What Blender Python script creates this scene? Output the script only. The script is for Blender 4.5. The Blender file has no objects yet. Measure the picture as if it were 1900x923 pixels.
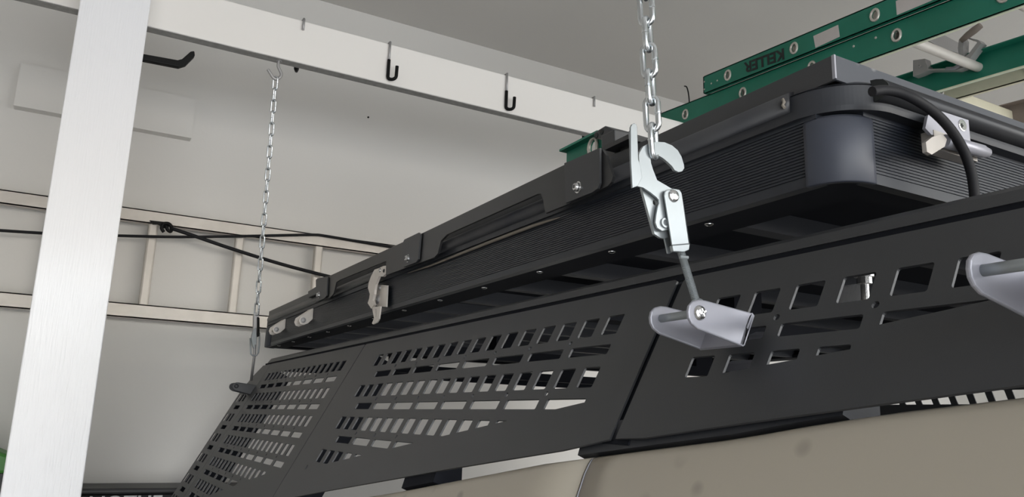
import bpy, bmesh, math, random
from mathutils import Vector, Matrix
C = bpy.context.scene.collection
random.seed(4)
# ------------------------------------------------------------------ camera
# world: +X along the back wall to the right, +Y towards the back wall, Z up; the lens is the origin, floor at z=-1.5
F = 1484.62; YAW, PIT, ROL = 0.504260, 0.215677, 0.032437
def cam_axes():
    cy, sy, cp, sp, cr, sr = (math.cos(YAW), math.sin(YAW), math.cos(PIT), math.sin(PIT), math.cos(ROL), math.sin(ROL))
    f = Vector((sy*cp, cy*cp, sp)); r0 = Vector((cy, -sy, 0)); u0 = r0.cross(f)
    return r0*cr + u0*sr, -r0*sr + u0*cr, f
RT, UP, FW = cam_axes()
cd = bpy.data.cameras.new('camera'); cam = bpy.data.objects.new('camera', cd); C.objects.link(cam)
cd.sensor_fit = 'HORIZONTAL'; cd.sensor_width = 36.0; cd.lens = F*36/1900; cd.clip_start = 0.01
cam.matrix_world = Matrix(((RT.x, UP.x, -FW.x, 0), (RT.y, UP.y, -FW.y, 0), (RT.z, UP.z, -FW.z, 0), (0, 0, 0, 1)))
bpy.context.scene.camera = cam
# ------------------------------------------------------------------ light
sc = bpy.context.scene
sc.view_settings.view_transform = 'Standard'; sc.view_settings.look = 'None'
sc.view_settings.exposure = 0.22; sc.view_settings.gamma = 1.0; sc.view_settings.use_curve_mapping = False
w = bpy.data.worlds.new('sky'); sc.world = w; w.use_nodes = True
nt = w.node_tree; nt.nodes.clear()
sky = nt.nodes.new('ShaderNodeTexSky'); sky.sky_type = 'NISHITA'; sky.sun_disc = False
sky.sun_elevation = math.radians(38); sky.sun_rotation = math.radians(150); sky.air_density = 1.0; sky.dust_density = 2.0
hs = nt.nodes.new('ShaderNodeHueSaturation'); hs.inputs['Saturation'].default_value = 0.45
bg = nt.nodes.new('ShaderNodeBackground'); bg.inputs['Strength'].default_value = 0.55
ow = nt.nodes.new('ShaderNodeOutputWorld')
nt.links.new(sky.outputs[0], hs.inputs['Color']); nt.links.new(hs.outputs[0], bg.inputs[0]); nt.links.new(bg.outputs[0], ow.inputs[0])
def lamp(name, kind, loc, direction, energy, col, size=None):
    l = bpy.data.lights.new(name, kind); l.energy = energy; l.color = col
    if size: l.shape = 'RECTANGLE'; l.size, l.size_y = size
    o = bpy.data.objects.new(name, l); C.objects.link(o); o.location = loc
    o.rotation_euler = Vector(direction).to_track_quat('-Z', 'Y').to_euler(); return o
sun = lamp('sun', 'SUN', (0, -6, 5), (0.25, -0.55, -0.75), 3.0, (1, 0.95, 0.87)); sun.data.angle = 0.01
DOOR = (-1.2, 4.6, -1.5, 0.95, -1.7)     # open garage door behind the camera: x0, x1, z0, z1, y
day = lamp('door_daylight', 'AREA', ((DOOR[0]+DOOR[1])/2, DOOR[4]-0.05, (DOOR[2]+DOOR[3])/2), (0, 1, 0.06), 95, (0.90, 0.95, 1.0), (DOOR[1]-DOOR[0], DOOR[3]-DOOR[2]))
# ------------------------------------------------------------------ pixel rays -> points on real planes
def ray(px, py): return (RT*((px-950)/F) - UP*((py-461.5)/F) + FW).normalized()
def onx(px, py, X): d = ray(px, py); return d*(X/d.x)
def ony(px, py, Y): d = ray(px, py); return d*(Y/d.y)
def onz(px, py, Z): d = ray(px, py); return d*(Z/d.z)
# leaning plane of the rack's side panel: y along, w down the panel from its seam, d outwards
SA, CA = 0.4717, 0.8817
PX, PZ = 0.57, 0.1605
def PP(y, w, d=0.0): return Vector((PX - SA*w - CA*d, y, PZ - CA*w + SA*d))
NRM = Vector((-CA, 0, SA))
def onpanel(px, py, d=0.0):
    r = ray(px, py); n = NRM; p0 = PP(0, 0, d); return r*(n.dot(p0)/n.dot(r))
# ------------------------------------------------------------------ materials
def mat(name, col, rough=0.5, metal=0.0, bump=0.0, bscale=200.0, stretch=None, var=0.0, vscale=6.0, col2=None, spec=None, coat=0.0):
    m = bpy.data.materials.new(name); m.use_nodes = True; n = m.node_tree; b = n.nodes['Principled BSDF']
    b.inputs['Base Color'].default_value = (*col, 1); b.inputs['Roughness'].default_value = rough; b.inputs['Metallic'].default_value = metal
    if spec is not None: b.inputs['Specular IOR Level'].default_value = spec
    b.inputs['Coat Weight'].default_value = coat
    tc = n.nodes.new('ShaderNodeTexCoord'); mp = n.nodes.new('ShaderNodeMapping'); n.links.new(tc.outputs['Object'], mp.inputs[0])
    if stretch: mp.inputs['Scale'].default_value = stretch
    if bump:
        t = n.nodes.new('ShaderNodeTexNoise'); t.inputs['Scale'].default_value = bscale; t.inputs['Detail'].default_value = 4
        u = n.nodes.new('ShaderNodeBump'); u.inputs['Strength'].default_value = bump; u.inputs['Distance'].default_value = 0.002
        n.links.new(mp.outputs[0], t.inputs['Vector']); n.links.new(t.outputs[0], u.inputs['Height']); n.links.new(u.outputs[0], b.inputs['Normal'])
    if var or col2:
        t = n.nodes.new('ShaderNodeTexNoise'); t.inputs['Scale'].default_value = vscale; t.inputs['Detail'].default_value = 5
        r = n.nodes.new('ShaderNodeValToRGB'); r.color_ramp.elements[0].position = 0.35; r.color_ramp.elements[1].position = 0.7
        c2 = col2 if col2 else tuple(c*(1-var) for c in col)
        r.color_ramp.elements[0].color = (*c2, 1); r.color_ramp.elements[1].color = (*col, 1)
        n.links.new(mp.outputs[0], t.inputs['Vector']); n.links.new(t.outputs[0], r.inputs[0]); n.links.new(r.outputs[0], b.inputs['Base Color'])
    return m
M = {}
M['wall'] = mat('wall_paint', (0.71, 0.692, 0.662), 0.65, bump=0.12, bscale=90)
M['ceiling'] = mat('ceiling_paint', (0.62, 0.60, 0.57), 0.8, bump=0.1, bscale=90)
M['floor'] = mat('concrete_floor', (0.28, 0.275, 0.26), 0.6, var=0.25, vscale=3)
M['drive'] = mat('driveway', (0.55, 0.53, 0.49), 0.9, var=0.15, vscale=2)
M['post'] = mat('glossy_white_paint', (0.86, 0.86, 0.88), 0.2, bump=0.5, bscale=40, stretch=(6, 6, 0.35))
M['beam'] = mat('white_beam_paint', (0.86, 0.83, 0.79), 0.5, bump=0.15, bscale=60, stretch=(0.3, 1, 1))
M['black'] = mat('black_coat', (0.030, 0.031, 0.034), 0.44, bump=0.08, bscale=900, spec=0.6)
M['blackrail'] = mat('black_satin', (0.024, 0.024, 0.025), 0.35, var=0.2, vscale=9)
M['lid'] = mat('black_plastic', (0.020, 0.022, 0.028), 0.5, var=0.25, vscale=12)
M['bead'] = mat('black_rubber', (0.018, 0.019, 0.023), 0.42, col2=(0.03, 0.03, 0.032), vscale=14)
M['cap'] = mat('grey_plastic_cap', (0.040, 0.045, 0.062), 0.5, var=0.15, vscale=20)
M['skin'] = mat('ribbed_black_skin', (0.013, 0.016, 0.023), 0.42)
M['dusty'] = mat('dusty_black', (0.06, 0.064, 0.075), 0.6)
M['under'] = mat('dark_underside', (0.012, 0.013, 0.017), 0.85, spec=0.12)
M['chain'] = mat('bright_zinc', (0.66, 0.69, 0.71), 0.22, metal=0.95)
M['pale'] = mat('pale_nickel', (0.70, 0.65, 0.60), 0.4, metal=0.25, var=0.08, vscale=40)
M['slat'] = mat('dark_slat', (0.035, 0.037, 0.044), 0.6)
M['bare'] = mat('bare_shaded_edge', (0.36, 0.355, 0.34), 0.75, var=0.2, vscale=60)  # unpainted edge tone with underside shade put into the colour
M['zinc'] = mat('zinc_plate', (0.30, 0.325, 0.335), 0.34, metal=0.5, var=0.06, vscale=30)
M['alu'] = mat('matt_aluminium', (0.34, 0.34, 0.38), 0.45, metal=0.4, var=0.08, vscale=25)
M['steel'] = mat('steel_bolt', (0.62, 0.62, 0.62), 0.25, metal=1.0)
M['worn'] = mat('worn_nickel', (0.42, 0.39, 0.36), 0.42, metal=0.3, var=0.1, vscale=40)
M['ladder'] = mat('aluminium_ladder', (0.64, 0.60, 0.55), 0.5, metal=0.35, var=0.12, vscale=12)
M['green'] = mat('green_fibreglass', (0.008, 0.155, 0.098), 0.45, col2=(0.012, 0.19, 0.125), vscale=7)
M['eyelet'] = mat('eyelet_metal', (0.66, 0.62, 0.57), 0.4, metal=0.6)
M['cream'] = mat('cream_fibreglass', (0.70, 0.66, 0.50), 0.55, var=0.12, vscale=8)
M['litflange'] = mat('lit_green_flange', (0.72, 0.76, 0.58), 0.5, var=0.1, vscale=9)  # pale cut edge, with light from the ground painted into the colour
M['brown'] = mat('brown_rail', (0.27, 0.22, 0.19), 0.6, var=0.15, vscale=8)
M['label'] = mat('paper_label', (0.60, 0.56, 0.54), 0.6, var=0.06, vscale=30)
M['ink'] = mat('black_ink', (0.012, 0.014, 0.014), 0.6)
M['rope'] = mat('black_cord', (0.008, 0.008, 0.01), 0.65, spec=0.3)
M['vinyl'] = mat('black_vinyl', (0.006, 0.006, 0.006), 0.6, spec=0.2)
M['hookgrey'] = mat('grey_steel', (0.42, 0.41, 0.41), 0.45, metal=0.5)
M['tan'] = mat('tan_strip', (0.20, 0.17, 0.14), 0.6, var=0.2, vscale=30)
M['box'] = mat('black_tool_chest', (0.02, 0.02, 0.022), 0.5)
M['letter'] = mat('pale_letter', (0.55, 0.55, 0.55), 0.5)
M['bin'] = mat('green_plastic', (0.05, 0.22, 0.03), 0.45)
M['tape'] = mat('pale_tape', (0.20, 0.18, 0.15), 0.7)
M['body'] = mat('beige_body_paint', (0.37, 0.335, 0.275), 0.38)
def spots(m, c1, c2, scale, r0, r1, amount, thr=(0.5, 0.62), nscale=8):
    """dried drops: round blotches of a second colour, gathered in patches"""
    n = m.node_tree; b = n.nodes['Principled BSDF']; tc = n.nodes.new('ShaderNodeTexCoord')
    v = n.nodes.new('ShaderNodeTexVoronoi'); v.inputs['Scale'].default_value = scale
    nz = n.nodes.new('ShaderNodeTexNoise'); nz.inputs['Scale'].default_value = nscale; nz.inputs['Detail'].default_value = 3
    n.links.new(tc.outputs['Object'], v.inputs['Vector']); n.links.new(tc.outputs['Object'], nz.inputs['Vector'])
    r = n.nodes.new('ShaderNodeValToRGB'); r.color_ramp.elements[0].position = r0; r.color_ramp.elements[1].position = r1
    r.color_ramp.elements[0].color = (1, 1, 1, 1); r.color_ramp.elements[1].color = (0, 0, 0, 1)
    r2 = n.nodes.new('ShaderNodeValToRGB'); r2.color_ramp.elements[0].position, r2.color_ramp.elements[1].position = thr
    mu = n.nodes.new('ShaderNodeMath'); mu.operation = 'MULTIPLY'; mu2 = n.nodes.new('ShaderNodeMath'); mu2.operation = 'MULTIPLY'; mu2.inputs[1].default_value = amount
    mx = n.nodes.new('ShaderNodeMix'); mx.data_type = 'RGBA'
    mx.inputs['A'].default_value = (*c1, 1); mx.inputs['B'].default_value = (*c2, 1)
    n.links.new(v.outputs['Distance'], r.inputs[0]); n.links.new(nz.outputs[0], r2.inputs[0])
    n.links.new(r.outputs[0], mu.inputs[0]); n.links.new(r2.outputs[0], mu.inputs[1]); n.links.new(mu.outputs[0], mu2.inputs[0])
    n.links.new(mu2.outputs[0], mx.inputs['Factor']); n.links.new(mx.outputs['Result'], b.inputs['Base Color'])
spots(M['body'], (0.40, 0.36, 0.295), (0.25, 0.225, 0.185), 24, .12, .24, .8)
spots(M['dusty'], (0.045, 0.049, 0.06), (0.30, 0.30, 0.30), 60, .12, .3, .6, (.52, .66), 14)
# ------------------------------------------------------------------ object helpers
def link(name, me, m, parent=None, kind=None, label=None):
    o = bpy.data.objects.new(name, me); C.objects.link(o)
    if m: me.materials.append(M[m] if isinstance(m, str) else m)
    if parent: o.parent = parent; o.matrix_parent_inverse = parent.matrix_world.inverted()
    if kind: o['kind'] = kind
    if label: o['label'] = label
    return o
def thing(name, label, cat, loc=(0, 0, 0), group=None):
    o = bpy.data.objects.new(name, None); C.objects.link(o); o.location = loc; o.empty_display_size = 0.05
    o['label'] = label; o['category'] = cat
    if group: o['group'] = group
    o.matrix_world = Matrix.Translation(loc)
    return o
def tag(o, label, cat, group=None):
    o['label'] = label; o['category'] = cat
    if group: o['group'] = group
    return o
class MB:
    def __init__(s): s.v = []; s.f = []; s.sm = []
    def add(s, vs, fs, smooth=False):
        k = len(s.v); s.v += [tuple(x) for x in vs]; s.f += [tuple(i+k for i in f) for f in fs]; s.sm += [smooth]*len(fs); return s
    def box(s, a, b):
        (x0, y0, z0), (x1, y1, z1) = a, b
        return s.add([(x0,y0,z0),(x1,y0,z0),(x1,y1,z0),(x0,y1,z0),(x0,y0,z1),(x1,y0,z1),(x1,y1,z1),(x0,y1,z1)],
                     [(0,3,2,1),(4,5,6,7),(0,1,5,4),(1,2,6,5),(2,3,7,6),(3,0,4,7)])
    def prism(s, pts, vec, smooth=False):            # planar outline extruded by vec
        n = len(pts); v = [Vector(p) for p in pts]; e = Vector(vec)
        s.add(v + [p+e for p in v], [tuple(range(n-1, -1, -1)), tuple(range(n, 2*n))]); 
        k = len(s.v)-2*n
        s.f += [(k+i, k+(i+1) % n, k+n+(i+1) % n, k+n+i) for i in range(n)]; s.sm += [smooth]*n
        return s
    def tube(s, pts, r, seg=10, closed=False, caps=True):
        P = [Vector(p) for p in pts]; n = len(P); T = []
        for i in range(n):
            a = P[(i-1) % n] if (closed or i) else P[0]; b = P[(i+1) % n] if (closed or i < n-1) else P[-1]
            T.append((b-a).normalized())
        u = T[0].orthogonal().normalized(); rings = []; k = len(s.v)
        R = r if isinstance(r, (list, tuple)) else [r]*n
        for i in range(n):
            u = (u - T[i]*u.dot(T[i])).normalized(); q = T[i].cross(u)
            rings.append(u.copy())
            for j in range(seg):
                a = 2*math.pi*j/seg; s.v.append(tuple(P[i] + (u*math.cos(a)+q*math.sin(a))*R[i]))
        for i in range(n if closed else n-1):
            i2 = (i+1) % n; sh = 0
            if closed and i2 == 0:
                best = 9
                for t in range(seg):
                    d = (Vector(s.v[k+t])-Vector(s.v[k+i*seg])).length
                    if d < best: best, sh = d, t
            for j in range(seg):
                s.f.append((k+i*seg+j, k+i*seg+(j+1) % seg, k+i2*seg+(j+1+sh) % seg, k+i2*seg+(j+sh) % seg)); s.sm.append(True)
        if caps and not closed:
            s.f.append(tuple(k+j for j in range(seg-1, -1, -1))); s.f.append(tuple(k+(n-1)*seg+j for j in range(seg))); s.sm += [False]*2
        return s
    def lathe(s, base, axis, prof, seg=16):          # prof: (distance along axis, radius)
        B = Vector(base); A = Vector(axis).normalized(); return s.tube([B + A*t for t, _ in prof], [max(r, 1e-5) for _, r in prof], seg) if False else s._lathe(B, A, prof, seg)
    def _lathe(s, B, A, prof, seg):
        u = A.orthogonal().normalized(); q = A.cross(u); k = len(s.v); n = len(prof)
        for t, r in prof:
            for j in range(seg):
                a = 2*math.pi*j/seg; s.v.append(tuple(B + A*t + (u*math.cos(a)+q*math.sin(a))*max(r, 1e-5)))
        for i in range(n-1):
            for j in range(seg):
                s.f.append((k+i*seg+j, k+i*seg+(j+1) % seg, k+(i+1)*seg+(j+1) % seg, k+(i+1)*seg+j)); s.sm.append(False)
        s.f.append(tuple(k+j for j in range(seg-1, -1, -1))); s.f.append(tuple(k+(n-1)*seg+j for j in range(seg))); s.sm += [False]*2
        return s
    def build(s, name, m, parent=None, bevel=0, kind=None, label=None, shade=False):
        me = bpy.data.meshes.new(name); me.from_pydata(s.v, [], s.f); me.update()
        bm = bmesh.new(); bm.from_mesh(me)
        for i, f in enumerate(bm.faces): f.smooth = s.sm[i] or shade
        bmesh.ops.recalc_face_normals(bm, faces=bm.faces)
        bm.to_mesh(me); bm.free()
        o = link(name, me, m, parent, kind, label)
        if bevel:
            bv = o.modifiers.new('bevel', 'BEVEL'); bv.width = bevel; bv.segments = 2; bv.limit_method = 'ANGLE'; bv.angle_limit = math.radians(40)
        return o
def plate(name, m, outline, holes, place, th, parent=None, bev=0.0, label=None, kind=None):
    """flat plate with holes: outline and holes in 2-D; place(u, v, d) -> world; d from 0 (front) to -th"""
    cu = bpy.data.curves.new('tmp', 'CURVE'); cu.dimensions = '2D'; cu.fill_mode = 'BOTH'; cu.extrude = 0.5
    for pts in [outline] + holes:
        sp = cu.splines.new('POLY'); sp.points.add(len(pts)-1); sp.use_cyclic_u = True
        for p, q in zip(sp.points, pts): p.co = (q[0], q[1], 0, 1)
    to = bpy.data.objects.new('tmp', cu); C.objects.link(to)
    dg = bpy.context.evaluated_depsgraph_get(); me = bpy.data.meshes.new_from_object(to.evaluated_get(dg))
    bpy.data.objects.remove(to); bpy.data.curves.remove(cu)
    for v in me.vertices: v.co = place(v.co.x, v.co.y, (v.co.z-0.5)*th)
    bm = bmesh.new(); bm.from_mesh(me); bmesh.ops.remove_doubles(bm, verts=bm.verts, dist=1e-6)
    bmesh.ops.recalc_face_normals(bm, faces=bm.faces)
    for f in bm.faces: f.smooth = False
    bm.to_mesh(me); bm.free(); me.name = name; me.materials.clear()
    return link(name, me, m, parent, kind, label)
def plate_px(name, m, px, hpx, plane, n, th, parent=None, label=None):
    """plate whose outline lies on a world plane: plane(px,py)->point, n = unit normal towards the viewer"""
    n = Vector(n).normalized(); o0 = plane(*px[0]); u = n.orthogonal().normalized(); v = n.cross(u)
    f2 = lambda q: ((plane(*q)-o0).dot(u), (plane(*q)-o0).dot(v))
    h2 = []
    for h in hpx: h2.append([f2(q) for q in h] if not callable(h) else h(f2))
    return plate(name, m, [f2(q) for q in px], h2, lambda a, b, d: o0 + u*a + v*b + n*d, th, parent, label=label)
def circ(c, r, n=16, ry=None): return [(c[0]+r*math.cos(2*math.pi*i/n), c[1]+(ry or r)*math.sin(2*math.pi*i/n)) for i in range(n)]
def ring_hole(px, py, r): return lambda f2: circ(f2((px, py)), r)
def rrect(x0, x1, y0, y1, r, n=6):
    out = []
    for cx, cy, a0 in ((x1-r, y1-r, 0), (x0+r, y1-r, 90), (x0+r, y0+r, 180), (x1-r, y0+r, 270)):
        for i in range(n+1):
            a = math.radians(a0 + 90*i/n); out.append((cx+r*math.cos(a), cy+r*math.sin(a)))
    return out
def sweep(path, prof, closed=True):
    """profile (out, z) swept round an anticlockwise 2-D path with mitred corners"""
    b = MB(); n = len(path); m = len(prof); vs = []
    for i in range(n):
        p = Vector(path[i]); a = Vector(path[(i-1) % n]); c = Vector(path[(i+1) % n])
        d1 = (p-a).normalized() if (closed or i) else (c-p).normalized(); d2 = (c-p).normalized() if (closed or i < n-1) else d1
        n1 = Vector((d1.y, -d1.x)); n2 = Vector((d2.y, -d2.x)); nn = (n1+n2).normalized(); k = 1/max(0.3, nn.dot(n1))
        for o, z in prof: q = p + nn*(o*k); vs.append((q.x, q.y, z))
    fs = [(i*m+j, ((i+1) % n)*m+j, ((i+1) % n)*m+(j+1) % m, i*m+(j+1) % m) for i in range(n if closed else n-1) for j in range(m)]
    b.add(vs, fs)
    if not closed: b.f += [tuple(range(m)), tuple((n-1)*m+j for j in range(m))]; b.sm += [False]*2
    return b
def bolt(name, base, axis, r, h, m, parent, label=None, socket=True):
    b = MB().lathe(base, axis, [(-0.002, r*1.25), (0.001, r*1.25), (0.001, r), (h*0.55, r*0.95), (h*0.9, r*0.7), (h, r*0.45)] + ([(h, r*0.4), (h*0.5, r*0.38)] if socket else []), 18)
    return b.build(name, m, parent, label=label, shade=False)
def smooth_path(pts, n=8):                            # Catmull-Rom through points
    P = [Vector(p) for p in pts]; out = []
    for i in range(len(P)-1):
        a = P[max(0, i-1)]; b = P[i]; c = P[i+1]; d = P[min(len(P)-1, i+2)]
        for k in range(n):
            t = k/n; out.append(0.5*((2*b) + (c-a)*t + (2*a-5*b+4*c-d)*t*t + (3*b-a-3*c+d)*t**3))
    out.append(P[-1]); return out
# ------------------------------------------------------------------ the room
WY = 3.18; CZ = 1.762; FZ = -1.5
RX0, RX1, RY0 = -3.2, 5.0, DOOR[4]
MB().box((RX0-.1, WY, FZ), (RX1+.1, WY+.1, CZ+.1)).build('wall_back', 'wall', kind='structure')
MB().box((RX0-.1, RY0, FZ), (RX0, WY, CZ+.1)).build('wall_left', 'wall', kind='structure')
MB().box((RX1, RY0, FZ), (RX1+.1, WY, CZ+.1)).build('wall_right', 'wall', kind='structure')
MB().box((RX0, RY0, CZ), (RX1, WY, CZ+.1)).build('ceiling', 'ceiling', kind='structure')
MB().box((RX0-.1, RY0-.15, FZ-.1), (RX1+.1, WY+.1, FZ)).build('floor', 'floor', kind='structure')
b = MB(); b.box((RX0-.1, RY0-.12, FZ), (DOOR[0], RY0, CZ+.1)); b.box((DOOR[1], RY0-.12, FZ), (RX1+.1, RY0, CZ+.1)); b.box((DOOR[0], RY0-.12, DOOR[3]), (DOOR[1], RY0, CZ+.1))
b.build('wall_front', 'wall', kind='structure')
MB().box((-14, -22, FZ-.12), (16, RY0-.15, FZ-.02)).build('ground', 'drive', kind='structure')
# access panel on the back wall: a board proud of the plaster
wp = lambda x, y: ony(x, y, WY)
a, bq, c = wp(26, 203), wp(352, 262), wp(30, 128)
MB().box((a.x, WY-.045, a.z), (bq.x, WY, c.z+.01)).build('trim_1', 'wall', kind='structure')
# ------------------------------------------------------------------ beam, post, hooks
BY = 2.34; BZ0, BZ1 = .4575*BY, .518*BY
MB().box((-.25, BY, BZ0), (RX1, BY+.036, BZ1)).build('trim_2', 'beam', kind='structure', bevel=.003)
MB().box((-.25, BY+.001, BZ0-.002), (RX1, BY+.036, BZ0)).build('bare_edge_shade_strip', 'bare', kind='structure')  # added strip: bare edge plus painted shade under the beam
PY = 2.2
t = tag(MB().box((-.0815, PY, FZ), (.0815, PY+.138, CZ)).build('post', 'post', bevel=.003), 'wide white gloss-painted square post at the left', 'post')
# arm hook sticking out from the post
y = PY+.07
arm = [ony(215, 95, y), ony(330, 116, y), ony(342, 114, y), ony(360, 97, y)]
b = MB(); d = Vector((0, .02, 0)); q = [(225, 92), (330, 111), (338, 109), (354, 95), (361, 94), (362, 103), (345, 120), (332, 124), (225, 103)]
b.prism([ony(px, py, y) for px, py in q], d)
tag(b.build('arm_hook', 'vinyl', bevel=.003), 'thick black bent hook arm sticking out from behind the white post', 'hook')
def beam_hook(name, px, py0, py1, label, black, tip=None):
    """wire hook over the beam: grey shank on the front face, dipped hook on the front or the back"""
    yf = BY-.005; t = thing(name, label, 'hook', ony(px, py0, yf), 'wire hooks hung over the beam')
    x = ony(px, py0, yf).x; zt = BZ1+.004
    if black:
        z1 = ony(px, py1, yf).z
        MB().tube([(x, BY+.04, zt-.02), (x, BY+.04, zt), (x, yf, zt), (x, yf, z1+.068)], .0042, 8).build('shank', 'hookgrey', t)
        r = .011
        arc = [(x + r - r*math.cos(a), yf - .018*(1-math.cos(a))*.5, z1 + r - r*math.sin(a)) for a in [math.pi*i/8 for i in range(9)]]
        MB().tube([(x, yf, z1+.07)] + arc + [(x+2*r, yf-.02, z1+.045)], .0058, 8).build('dipped_hook', 'vinyl', t)
    else:
        z1 = ony(px, py1, yf).z
        MB().tube([(x, yf, z1), (x, yf, zt), (x, BY+.042, zt), (x, BY+.042, BZ0+.02)], .0042, 8).build('shank', 'hookgrey', t)
        tx, ty = tip; p = ony(tx, ty, BY+.05)
        MB().tube([(x, BY+.042, BZ0+.025), (x, BY+.045, p.z+.012), (x+.002, BY+.055, p.z), (x+.008, BY+.07, p.z), (x+.013, BY+.085, p.z+.012), (x+.014, BY+.088, p.z+.04)], .0058, 8).build('dipped_hook', 'vinyl', t)
    return t
beam_hook('beam_hook', 724, 80, 149, 'black-dipped wire hook on the front of the beam, second from the post', True)
beam_hook('beam_hook', 941, 139, 204, 'black-dipped wire hook on the front of the beam, just left of the tent crossbar', True)
beam_hook('beam_hook', 564, 38, 56, 'grey hook shank over the beam nearest the post, black tip below the beam', False, (547, 126))
beam_hook('beam_hook', 1103, 183, 198, 'grey hook shank over the beam nearest the green ladders, black tip below', False, (1080, 256))
# ------------------------------------------------------------------ ladder hung on the back wall
t = thing('wall_ladder', 'silver aluminium ladder hung sideways along the back wall', 'ladder', (0.3, 3.13, .33))
ly = 3.10
for (za, zb, nm) in ((.2325*ly-.054, .2305*ly, 'rail'), (.1038*ly, .1038*ly+.05, 'rail')):
    b = MB(); x0, x1 = -1.9, 2.6
    b.box((x0, ly, za), (x1, ly+.003, zb)); b.box((x0, ly, za), (x1, ly+.03, za+.004)); b.box((x0, ly, zb-.004), (x1, ly+.03, zb))
    b.build(nm, 'ladder', t)
for k in range(-6, 9):
    x = .226 + k*.305
    MB().box((x-.016, ly+.005, .1038*ly+.02), (x+.016, ly+.035, .2325*ly-.02)).build('rung', 'ladder', t, bevel=.006)
for x in (-1.2, 2.3):
    MB().box((x-.02, ly+.03, .2*ly), (x+.02, WY, .215*ly)).build('wall_bracket', 'vinyl', t)
# bungee cords
cy = ly-.012
p = [ony(x, y_, cy) for x, y_ in [(-60, 424), (0, 428), (100, 434), (230, 438), (330, 440), (430, 439), (520, 437), (580, 436), (604, 438), (680, 451), (735, 460)]]
tag(MB().tube(smooth_path(p, 4), .0052, 8).build('bungee_cord', 'rope'), 'thin black cord stretched level across the wall ladder', 'cord')
t = thing('hook_cord', 'black cord with a plastic hook clipped on the wall ladder rung, running down right', 'cord', ony(300, 415, cy))
MB().tube(smooth_path([ony(x, y_, cy-.014) for x, y_ in [(318, 424), (360, 438), (430, 462), (520, 490), (600, 511), (640, 520)]], 4), .0068, 8).build('cord', 'rope', t)
hb = MB().tube(smooth_path([ony(x, y_, cy-.006) for x, y_ in [(304, 431), (300, 424), (303, 416), (312, 415), (318, 421), (317, 430), (311, 427), (308, 419)]], 4), .006, 8)
hb.prism([ony(x, y_, cy-.002) for x, y_ in [(278, 409), (312, 413), (318, 420), (302, 424), (294, 416), (284, 416)]], (0, .01, 0))
hb.build('plastic_hook', 'vinyl', t)
# ------------------------------------------------------------------ chains
def chain(name, label, p0, p1, pitch, wire, width, phase=0.0, n0=0):
    """links from p0 (top) to p1 (bottom); each link a part"""
    p0, p1 = Vector(p0), Vector(p1); ax = (p1-p0).normalized(); L = (p1-p0).length; n = round(L/pitch); pitch = L/n
    t = thing(name, label, 'chain', p0)
    a0 = Vector((RT.x, RT.y, 0)).normalized(); a0 = (a0-ax*a0.dot(ax)).normalized(); b0 = ax.cross(a0)
    base = {}
    for i in range(n):
        c = p0 + ax*(pitch*(i+.5)); ang = math.radians(90*(i % 2)+phase); u = a0*math.cos(ang)+b0*math.sin(ang)
        h = pitch/2 + wire - wire*.0; rr = width/2 - wire
        pts = []
        for k in range(9): a = math.pi*k/8; pts.append(c + ax*(h-rr+rr*math.sin(a)) + u*(rr*math.cos(a)))
        for k in range(9): a = math.pi+math.pi*k/8; pts.append(c + ax*(-h+rr+rr*math.sin(a)) + u*(rr*math.cos(a)))
        bb = MB().tube(pts, wire, 8, closed=True)
        w_ = c + u*rr; bb.lathe(w_-ax*.0012, ax, [(0, wire*.9), (.0004, wire*1.13), (.002, wire*1.13), (.0024, wire*.9)], 8)
        bb.build('link', 'chain', t, shade=False)
    return t
CY = .515
top = ony(1197.5, -8, CY); bot = ony(1214, 288, CY)
ctop = top + (top-bot).normalized()*((CZ-top.z)/((top-bot).normalized().z))
npx = .0252
L = (top-bot).length; n = round(L/npx); npx = L/n
far = bot + (top-bot).normalized()*npx*(n+round((ctop-top).length/npx))
chain('chain', 'heavy shiny zinc chain hanging in front from above, holding the open lever hook', far, bot, npx, .0026, .0165, 32)
# S hook under the beam and the thin far chain
HY = BY+.018
hk = [ony(518, 109, HY), ony(516, 122, HY), ony(519, 130, HY), ony(522, 138, HY), ony(519, 144, HY), ony(512, 147, HY), ony(506, 143, HY), ony(501, 135, HY), ony(497, 129, HY)]
hb = MB().tube(smooth_path(hk, 5), .0048, 10); z = ony(516, 112, HY)
hb.tube([(z.x+.003, HY, BZ0+.02), (z.x+.003, HY, BZ0-.005)], .0045, 10); hb.lathe((z.x+.003, HY, BZ0-.004), (0, 0, 1), [(0, .009), (.004, .009)], 14)
tag(hb.build('screw_hook', 'hookgrey'), 'grey screw hook under the beam carrying the thin far chain', 'hook')
fa = ony(511.5, 144, HY); fb = ony(475.5, 584, 2.56)
chain('chain', 'thin far chain hanging from the screw hook below the beam to the tent corner', fa, fb, .0345, .0027, .0185, 4)
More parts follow.
